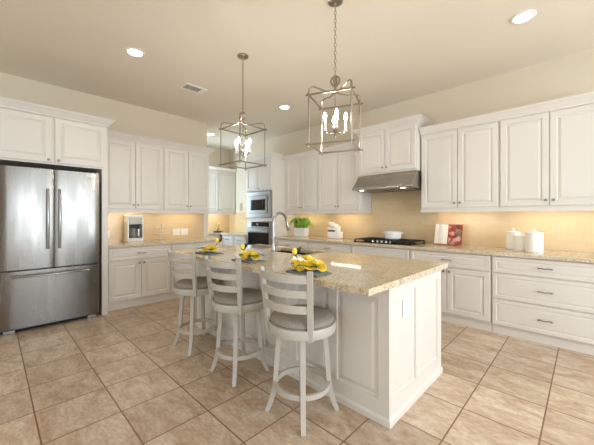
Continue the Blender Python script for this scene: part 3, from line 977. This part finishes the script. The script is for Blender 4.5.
# ------------------------------------------------------------------ coffee maker on the left worktop (front to +X)
r = thing('coffee_maker', 'white drip coffee maker with steel band on the left worktop', 'coffee maker', (-5.165, 1.575, .914), L90 + .02)
CW = .115
MB().box(-CW, CW, -.11, .11, 0, .055, .010).box(-CW, -CW + .022, -.105, .11, .04, .40, .006).box(CW - .016, CW, -.105, .11, .04, .40, .006).box(-CW, CW, .04, .115, .04, .40, .006).box(-CW, CW, -.108, .115, .375, .415, .010).build('body', PLASTIC, r)
MB().box(-CW + .021, CW - .015, -.109, .05, .270, .377, .006).build('brew_head', mat('silver_plastic', (176, 172, 164), .35, .3), r)
MB().box(-CW + .022, CW - .016, .030, .041, .055, .272).build('back_panel', BLACK, r)
MB().lathe([(0, .056), (.058, .056), (.066, .07), (.068, .11), (.055, .175), (.046, .20), (.050, .208)], cx=-.015, cy=-.035, seg=24).build('carafe', mat('carafe_glass', (120, 122, 116), .1), r, True)
MB().box(.028, .052, -.125, -.095, .08, .20, .004).build('carafe_handle', CERAM, r)

# glass two-tier stand
r = thing('glass_stand', 'clear glass tiered stand with a small finial on the left worktop', 'stand', (-5.08, 1.985, .914))
MB().lathe([(0, 0), (.06, 0), (.062, .004), (.012, .014), (.010, .08), (.02, .085), (.115, .088), (.13, .10), (.128, .103), (.11, .094), (0, .094)], seg=28).build('lower_tier', GLASS, r, True)
MB().lathe([(0, .094), (.009, .096), (.008, .19), (.015, .195), (.075, .198), (.088, .208), (.085, .211), (.07, .204), (0, .204)], seg=28).build('upper_tier', GLASS, r, True)
MB().lathe([(0, .204), (.012, .206), (.006, .215), (.005, .245), (.012, .255), (.006, .268), (0, .285)], seg=14).build('finial', CHROME, r, True)

# ------------------------------------------------------------------ nook things
r = thing('flower_dish', 'dark shallow dish with yellow flowers on the nook worktop', 'dish', (-6.72, 4.02, .914))
MB().lathe([(0, 0), (.07, 0), (.13, .022), (.128, .026), (.07, .008), (0, .006)], seg=24).build('dish', IRON, r, True)
m_ = MB(); fl = MB()
random.seed(5)
for k in range(9):
    a_ = random.uniform(0, 2 * PI); q = random.uniform(.02, .07); hgt = random.uniform(.10, .24)
    m_.tube([(0, 0, .006), (q * .5 * math.cos(a_), q * .5 * math.sin(a_), hgt * .5), (q * math.cos(a_), q * math.sin(a_), hgt)], .0025, 5)
    fl.lathe([(0, -.016), (.014, -.010), (.022, .004), (.016, .014), (0, .012)], cx=q * math.cos(a_), cy=q * math.sin(a_), cz=hgt, seg=10)
m_.build('stems', LEAF, r); fl.build('blossoms', YEL, r, True)
r = thing('soap_bottle', 'dark-capped pale bottle at the near edge of the nook worktop', 'bottle', (-6.62, 3.40, .914))
MB().lathe([(0, 0), (.03, 0), (.034, .006), (.034, .10), (.014, .13), (.012, .14), (0, .14)], seg=18).build('body', CERAM, r, True)
MB().lathe([(0, .14), (.014, .14), (.014, .165), (.006, .17), (.006, .20), (0, .20)], seg=12).build('cap', BLACK, r, True)

# ------------------------------------------------------------------ bar stools
def make_stool(label, loc):
    r = thing('bar_stool', label, 'stool', loc, 0, 'swivel bar stools along the island')
    sw = Matrix.Rotation(math.radians(10.6), 4, 'Z')
    for k in range(4):
        a_ = PI / 4 + k * PI / 2
        cs, sn = math.cos(a_), math.sin(a_)
        pts = []; sc = []
        for rad, z in ((.150, .552), (.163, .42), (.172, .30), (.180, .20), (.194, .12), (.214, .055), (.238, 0)):
            pts.append((rad * cs, rad * sn, z)); sc.append(1.0 if z > .1 else 1 - (.1 - z) * 1.2)
        MB().bar(pts, .032, .032, fixed=(-sn, cs, 0), scales=sc).build('leg', STOOLM, r)
    MB().sweep(circ(.177, .188, 40), [(-.010, -.016), (.010, -.016), (.010, .016), (-.010, .016)], closed=True).build('foot_ring', STOOLM, r)
    MB().lathe([(0, .55), (.205, .55), (.222, .554), (.226, .566), (.226, .604), (.222, .612), (.205, .614), (0, .614)], seg=48).build('seat_base', STOOLM, r, True)
    MB().lathe([(0, .614), (.204, .614), (.213, .624), (.213, .636), (.203, .650), (.16, .664), (.09, .672), (0, .674)], seg=48).build('cushion', FAB, r, True)
    for sx in (-1, 1):
        pts = []; sc = []
        for q in range(9):
            t = q / 8
            z = .548 + t * .430
            x = sx * (.163 + .024 * t ** 1.5) - .006; y = -.150 - .030 * t - .018 * t * t
            pts.append((x, y, z)); sc.append(1)
        # board: wide face follows the seat rim
        fx = Vector((1, sx * .30, 0)).normalized()
        m = MB().bar(pts, .033, .026, fixed=fx, scales=sc)
        m.xf(sw); m.build('post', STOOLM, r)
    for z, h in ((.930, .048), (.838, .044), (.742, .046)):
        t = (z - .548) / .43
        x0 = .163 + .024 * t ** 1.5; y0 = -.150 - .030 * t - .018 * t * t
        pts = []
        for q in range(17):
            u = q / 16 * 2 - 1
            pts.append((u * x0 - .006, y0 + .004 - .062 * (1 - u * u), z))
        m = MB().bar(pts, .016, h)
        m.xf(sw); m.build('slat', STOOLM, r)
    return r
st = make_stool('white swivel bar stool with grey seat nearest the camera, by the island corner', (-1.37, 1.46, 0))
dup(st, (-2.10, 1.465, 0), 0, 'white swivel bar stool with grey seat in the middle of the three')
dup(st, (-2.83, 1.465, 0), 0, 'white swivel bar stool with grey seat farthest away, nearest the left cabinets')

# ------------------------------------------------------------------ napkins and roses on the island
def napkin(label, loc, rz):
    random.seed(int(abs(loc[0]) * 100))
    m = MB()
    for k in range(2):
        m.box(-.145 + .008 * k, .145 - .012 * k, -.085 + .006 * k, .085 - .01 * k, .006 * k, .006 * k + .0058, .0025)
    bmesh.ops.subdivide_edges(m.bm, edges=[e for e in m.bm.edges if e.calc_length() > .1], cuts=10, use_grid_fill=True)
    ph = random.uniform(0, 6)
    for q in m.bm.verts:
        q.co += Vector((.006 * math.sin(q.co.y * 40 + ph), .006 * math.sin(q.co.x * 28 + ph), 0))
    o = m.build('napkin', NAP, None, True)
    o.location = loc; o.rotation_euler = (0, 0, rz)
    tag(o, label, 'napkin', 'napkins on the island')
def rose_mesh(R):
    m = MB()
    for ring, (n, rad, tilt_, hh) in enumerate(((3, .25, .1, .95), (4, .52, .3, .90), (5, .88, .6, .70), (6, 1.22, 1.05, .42))):
        for k in range(n):
            a_ = 2 * PI * (k + ring * .37) / n
            half = PI / n * 1.35
            def f(u, v, a_=a_, half=half, rad=rad, hh=hh, ring=ring):
                an = a_ + (u - .5) * 2 * half
                rr = R * rad * (.35 + .65 * math.sin(v * PI * .55)) * (1 + .12 * ring / 3 * v * v)
                z = R * hh * (v ** .8) * (1.25 - .22 * (2 * u - 1) ** 2) - R * .05
                return (rr * math.cos(an), rr * math.sin(an), z)
            m.grid(f, 5, 4)
    return m
def bouquet(label, loc, rz, spots, bud, seed):
    random.seed(seed)
    r = thing('rose_bunch', label, 'flowers', loc, rz, 'bunches of yellow roses on the island')
    st_, lf = MB(), MB()
    for (x, y, z, R_, tx, ty) in spots:
        x, y, R_ = x * .66, y * .85, R_ * .86
        m = rose_mesh(R_)
        m.xf(Matrix.Translation((x, y, z)) @ Matrix.Rotation(tx, 4, 'X') @ Matrix.Rotation(ty, 4, 'Y'))
        m.build('rose', YEL, r, True)
        st_.tube([(x, y, z), (x * .5 - .02, y * .5, .014), (-.10, .0, .010)], .003, 6)
    for k in range(3):
        m = rose_mesh(.024)
        m.xf(Matrix.Translation((random.uniform(-.09, .08), random.uniform(-.05, .05), random.uniform(.02, .05))) @ Matrix.Rotation(random.uniform(-.8, .8), 4, 'X') @ Matrix.Rotation(random.uniform(-.8, .8), 4, 'Y'))
        m.build('rose', YEL, r, True)
    bx, by, bz = bud
    m = MB().lathe([(0, -.02), (.014, -.014), (.022, .004), (.018, .022), (.006, .032), (0, .032)], cx=bx, cy=by, cz=bz, seg=12)
    m.build('bud', YEL, r, True)
    st_.tube([(bx, by, bz - .015), (bx * .8, by * .8, bz * .6), (-.03, .0, .012)], .003, 6)
    def lf_add(p, d, L, w_, up_):
        p = Vector(p); d = Vector(d).normalized(); sd = d.cross(Vector((0, 0, 1))).normalized()
        lf.grid(lambda u, v: p + d * L * v + sd * w_ * (u - .5) * 2 * math.sin(PI * min(.98, v * .9 + .06)) + Vector((0, 0, up_ * math.sin(PI * v) - .25 * w_ * (1 - abs(2 * u - 1)))), 2, 6)
    for k in range(7):
        a_ = random.uniform(0, 2 * PI)
        lf_add((random.uniform(-.05, .05), random.uniform(-.02, .02), .018), (math.cos(a_), math.sin(a_) * .6, .15), random.uniform(.07, .11), .018, .012)
    for k in range(4):
        lf_add((bx + .004 * k, by + .005, bz - .015), (.5 - .35 * k, .6, .9 - .2 * k), .075, .024, .004)
    st_.build('stems', LEAF, r, True); lf.build('leaves', LEAF, r, True)
Z0 = .934
napkin('slate grey folded napkin under the roses nearest the camera', (-1.37, 1.525, .9145), .05)
napkin('slate grey folded napkin under the middle bunch of roses', (-2.12, 1.58, .9145), -.05)
napkin('slate grey folded napkin under the farthest bunch of roses', (-2.86, 1.60, .9145), .1)
bouquet('yellow roses on a grey napkin, the bunch nearest the camera', (-1.385, 1.535, Z0), 0,
        [(-.04, .03, .055, .046, -.3, .1), (.05, -.02, .03, .040, .5, .6), (-.09, -.05, .02, .036, .6, -.5), (.12, .045, .022, .038, .3, .9), (-.01, -.06, .022, .034, .9, 0)], (-.16, .03, .105), 3)
bouquet('yellow roses on a grey napkin, middle bunch on the island', (-2.12, 1.585, Z0), .15,
        [(-.06, .0, .03, .042, .3, -.2), (.03, .02, .028, .042, .3, .4), (.10, -.01, .02, .036, .5, .8), (-.01, -.05, .02, .034, .9, 0)], (-.12, .03, .09), 4)
bouquet('yellow roses on a grey napkin, the bunch at the far end of the island', (-2.86, 1.61, Z0), -.1,
        [(-.07, .0, .025, .040, .4, -.4), (.0, .02, .03, .044, .2, .1), (.08, .02, .025, .040, .3, .6), (.02, -.045, .02, .034, .9, 0)], (-.02, .10, .10), 5)

# ------------------------------------------------------------------ lantern pendants
def make_lantern(label, loc, rz):
    """origin on the ceiling; cage 0.34 square"""
    r = thing('lantern_pendant', label, 'pendant lamp', loc, rz, 'lantern pendants over the island')
    h = .175
    zb, zt, zk = 1.89 - ZC, 2.295 - ZC, 2.37 - ZC
    MB().lathe([(0, 0), (.062, 0), (.062, -.012), (.045, -.022), (.014, -.028), (.008, -.045), (0, -.045)], seg=24).build('canopy', NICKEL, r, True)
    m = MB()
    z = -.05; k = 0
    while z > 2.50 - ZC:
        pts = []
        for i in range(10):
            a_ = 2 * PI * i / 10
            u = .0085 * math.cos(a_); w_ = .021 * math.sin(a_)
            pts.append((u, 0, z - .018 + w_) if k % 2 else (0, u, z - .018 + w_))
        m.tube(pts, .0026, 6, closed=True, up=(0, 1, 0) if k % 2 else (1, 0, 0))
        z -= .034; k += 1
    m.build('chain', NICKEL, r, True)
    zz = 2.452 - ZC
    m = MB().tube([(.037 * math.cos(2 * PI * i / 20), 0, zz + .039 * math.sin(2 * PI * i / 20)) for i in range(20)], .0090, 8, closed=True, up=(0, 1, 0))
    m.tube([(0, .037 * math.cos(2 * PI * i / 20), zz + .039 * math.sin(2 * PI * i / 20)) for i in range(20)], .0090, 8, closed=True, up=(1, 0, 0))
    m.lathe([(0, zz - .028), (.020, zz - .032), (.024, zz - .042), (.012, zz - .055), (.010, zz - .085), (.018, zz - .092), (.018, zz - .10), (0, zz - .105)], seg=16)
    m.build('hub', NICKEL, r, True)
    for sx in (-1, 1):
        for sy in (-1, 1):
            pts = [(sx * h, sy * h, zb - .022), (sx * h, sy * h, zt), (sx * h, sy * h, zk - .045), (sx * h * .985, sy * h * .985, zk - .022), (sx * h * .93, sy * h * .93, zk - .006), (sx * h * .84, sy * h * .84, zk),
                   (sx * h * .72, sy * h * .72, zk - .004), (sx * h * .55, sy * h * .55, zk - .013), (sx * h * .36, sy * h * .36, zk - .020), (sx * h * .16, sy * h * .16, zk - .018), (0, 0, zk - .012)]
            MB().bar(pts, .015, .008, fixed=(-sy, sx, 0)).build('upright', NICKEL, r)
    e = .028
    for z, nm in ((zb, 'bottom_bar'), (zt, 'top_bar')):
        for s_ in (-1, 1):
            MB().bar([(-h - e, s_ * h, z), (h + e, s_ * h, z)], .008, .014, up=(0, 0, 1)).build(nm, NICKEL, r)
            MB().bar([(s_ * h, -h - e, z + .001), (s_ * h, h + e, z + .001)], .008, .014, up=(0, 0, 1)).build(nm, NICKEL, r)
    MB().tube([(0, 0, zk - .02), (0, 0, 2.05 - ZC)], .005, 8).lathe([(0, .03), (.014, .026), (.024, .008), (.024, -.008), (.012, -.026), (.005, -.034), (.008, -.05), (.004, -.075), (0, -.085)], cz=2.04 - ZC, seg=16).build('stem', NICKEL, r, True)
    for k in range(4):
        a_ = k * PI / 2 + .38
        cs, sn = math.cos(a_), math.sin(a_); R_ = .088
        pts = []
        for i in range(10):
            t = i / 9
            pts.append((R_ * t * cs, R_ * t * sn, 2.035 - ZC - .040 * math.sin(PI * t * .8) + .015 * t))
        MB().tube(pts, .0042, 6).build('arm', NICKEL, r, True)
        ez = pts[-1][2]
        c = MB().lathe([(0, -.004), (.016, 0), (.018, .006), (.0105, .008), (.0102, .095), (0, .095)], cx=R_ * cs, cy=R_ * sn, cz=ez, seg=14).build('candle_sleeve', CERAM, r, True)
        MB().lathe([(0, .096), (.007, .098), (.0125, .110), (.0135, .118), (.0105, .134), (.005, .150), (0, .160)], cx=R_ * cs, cy=R_ * sn, cz=ez, seg=12).build('bulb', BULB, c, True)
    return r
ln = make_lantern('nickel lantern pendant with four candle bulbs, the nearer one on the right', (-1.52, 2.03, ZC), math.radians(22))
dup(ln, (-2.793, 1.993, ZC), math.radians(2), 'nickel lantern pendant with four candle bulbs, the farther one on the left')

# ------------------------------------------------------------------ ceiling lights and vent
def make_can(label, loc):
    r = thing('recessed_light', label, 'ceiling light', loc, 0, 'recessed ceiling lights')
    MB().lathe([(.070, -.001), (.098, -.001), (.100, -.004), (.092, -.010), (.074, -.012), (.070, -.008), (.070, -.001)], seg=36).build('trim_ring', WHITE, r, True)
    MB().lathe([(0, -.001), (.071, -.001), (.071, -.006), (0, -.008)], seg=32).build('lens', LENS, r, True)
    return r
cn = make_can('recessed ceiling light at the upper left, nearest the refrigerator', (-3.585, 1.11, ZC))
for p, lb in (((-.41, 3.385), 'recessed ceiling light at the upper right above the drawers'), ((-3.59, 3.40), 'recessed ceiling light between the two lantern pendants'),
              ((-5.93, 3.37), 'small distant recessed ceiling light in the nook')):
    dup(cn, (p[0], p[1], ZC), 0, lb)
for p, lb in (((-3.585, -1.25), 'added unseen recessed ceiling light at the left behind the camera'),  # out-of-view cans, added to brighten the room
              ((-.41, -1.25), 'added unseen recessed ceiling light behind the camera'), ((2.3, 3.385), 'added unseen recessed ceiling light at the right end of the long wall')):
    dup(cn, (p[0], p[1], ZC), 0, lb)
r = thing('ceiling_vent', 'white ceiling air vent with dark grilles near the left lantern', 'vent', (-3.99, 2.005, ZC), 0)
MB().box(-.10, .10, -.165, .165, -.010, -.0005, .003).build('frame', WHITE, r)
MB().box(-.062, .062, -.13, -.065, -.0115, -.0098).build('grille', mat('vent_dark', (96, 88, 78), .7), r)
MB().box(-.062, .062, -.052, .085, -.0115, -.0098).build('grille', bpy.data.materials['vent_dark'], r)
for y0, y1 in ((-.13, -.065), (-.052, .085)):
    m = MB(); k = y0 + .008
    while k < y1: m.box(-.06, .06, k, k + .003, -.014, -.0114); k += .014
    m.build('slats', WHITE, r)
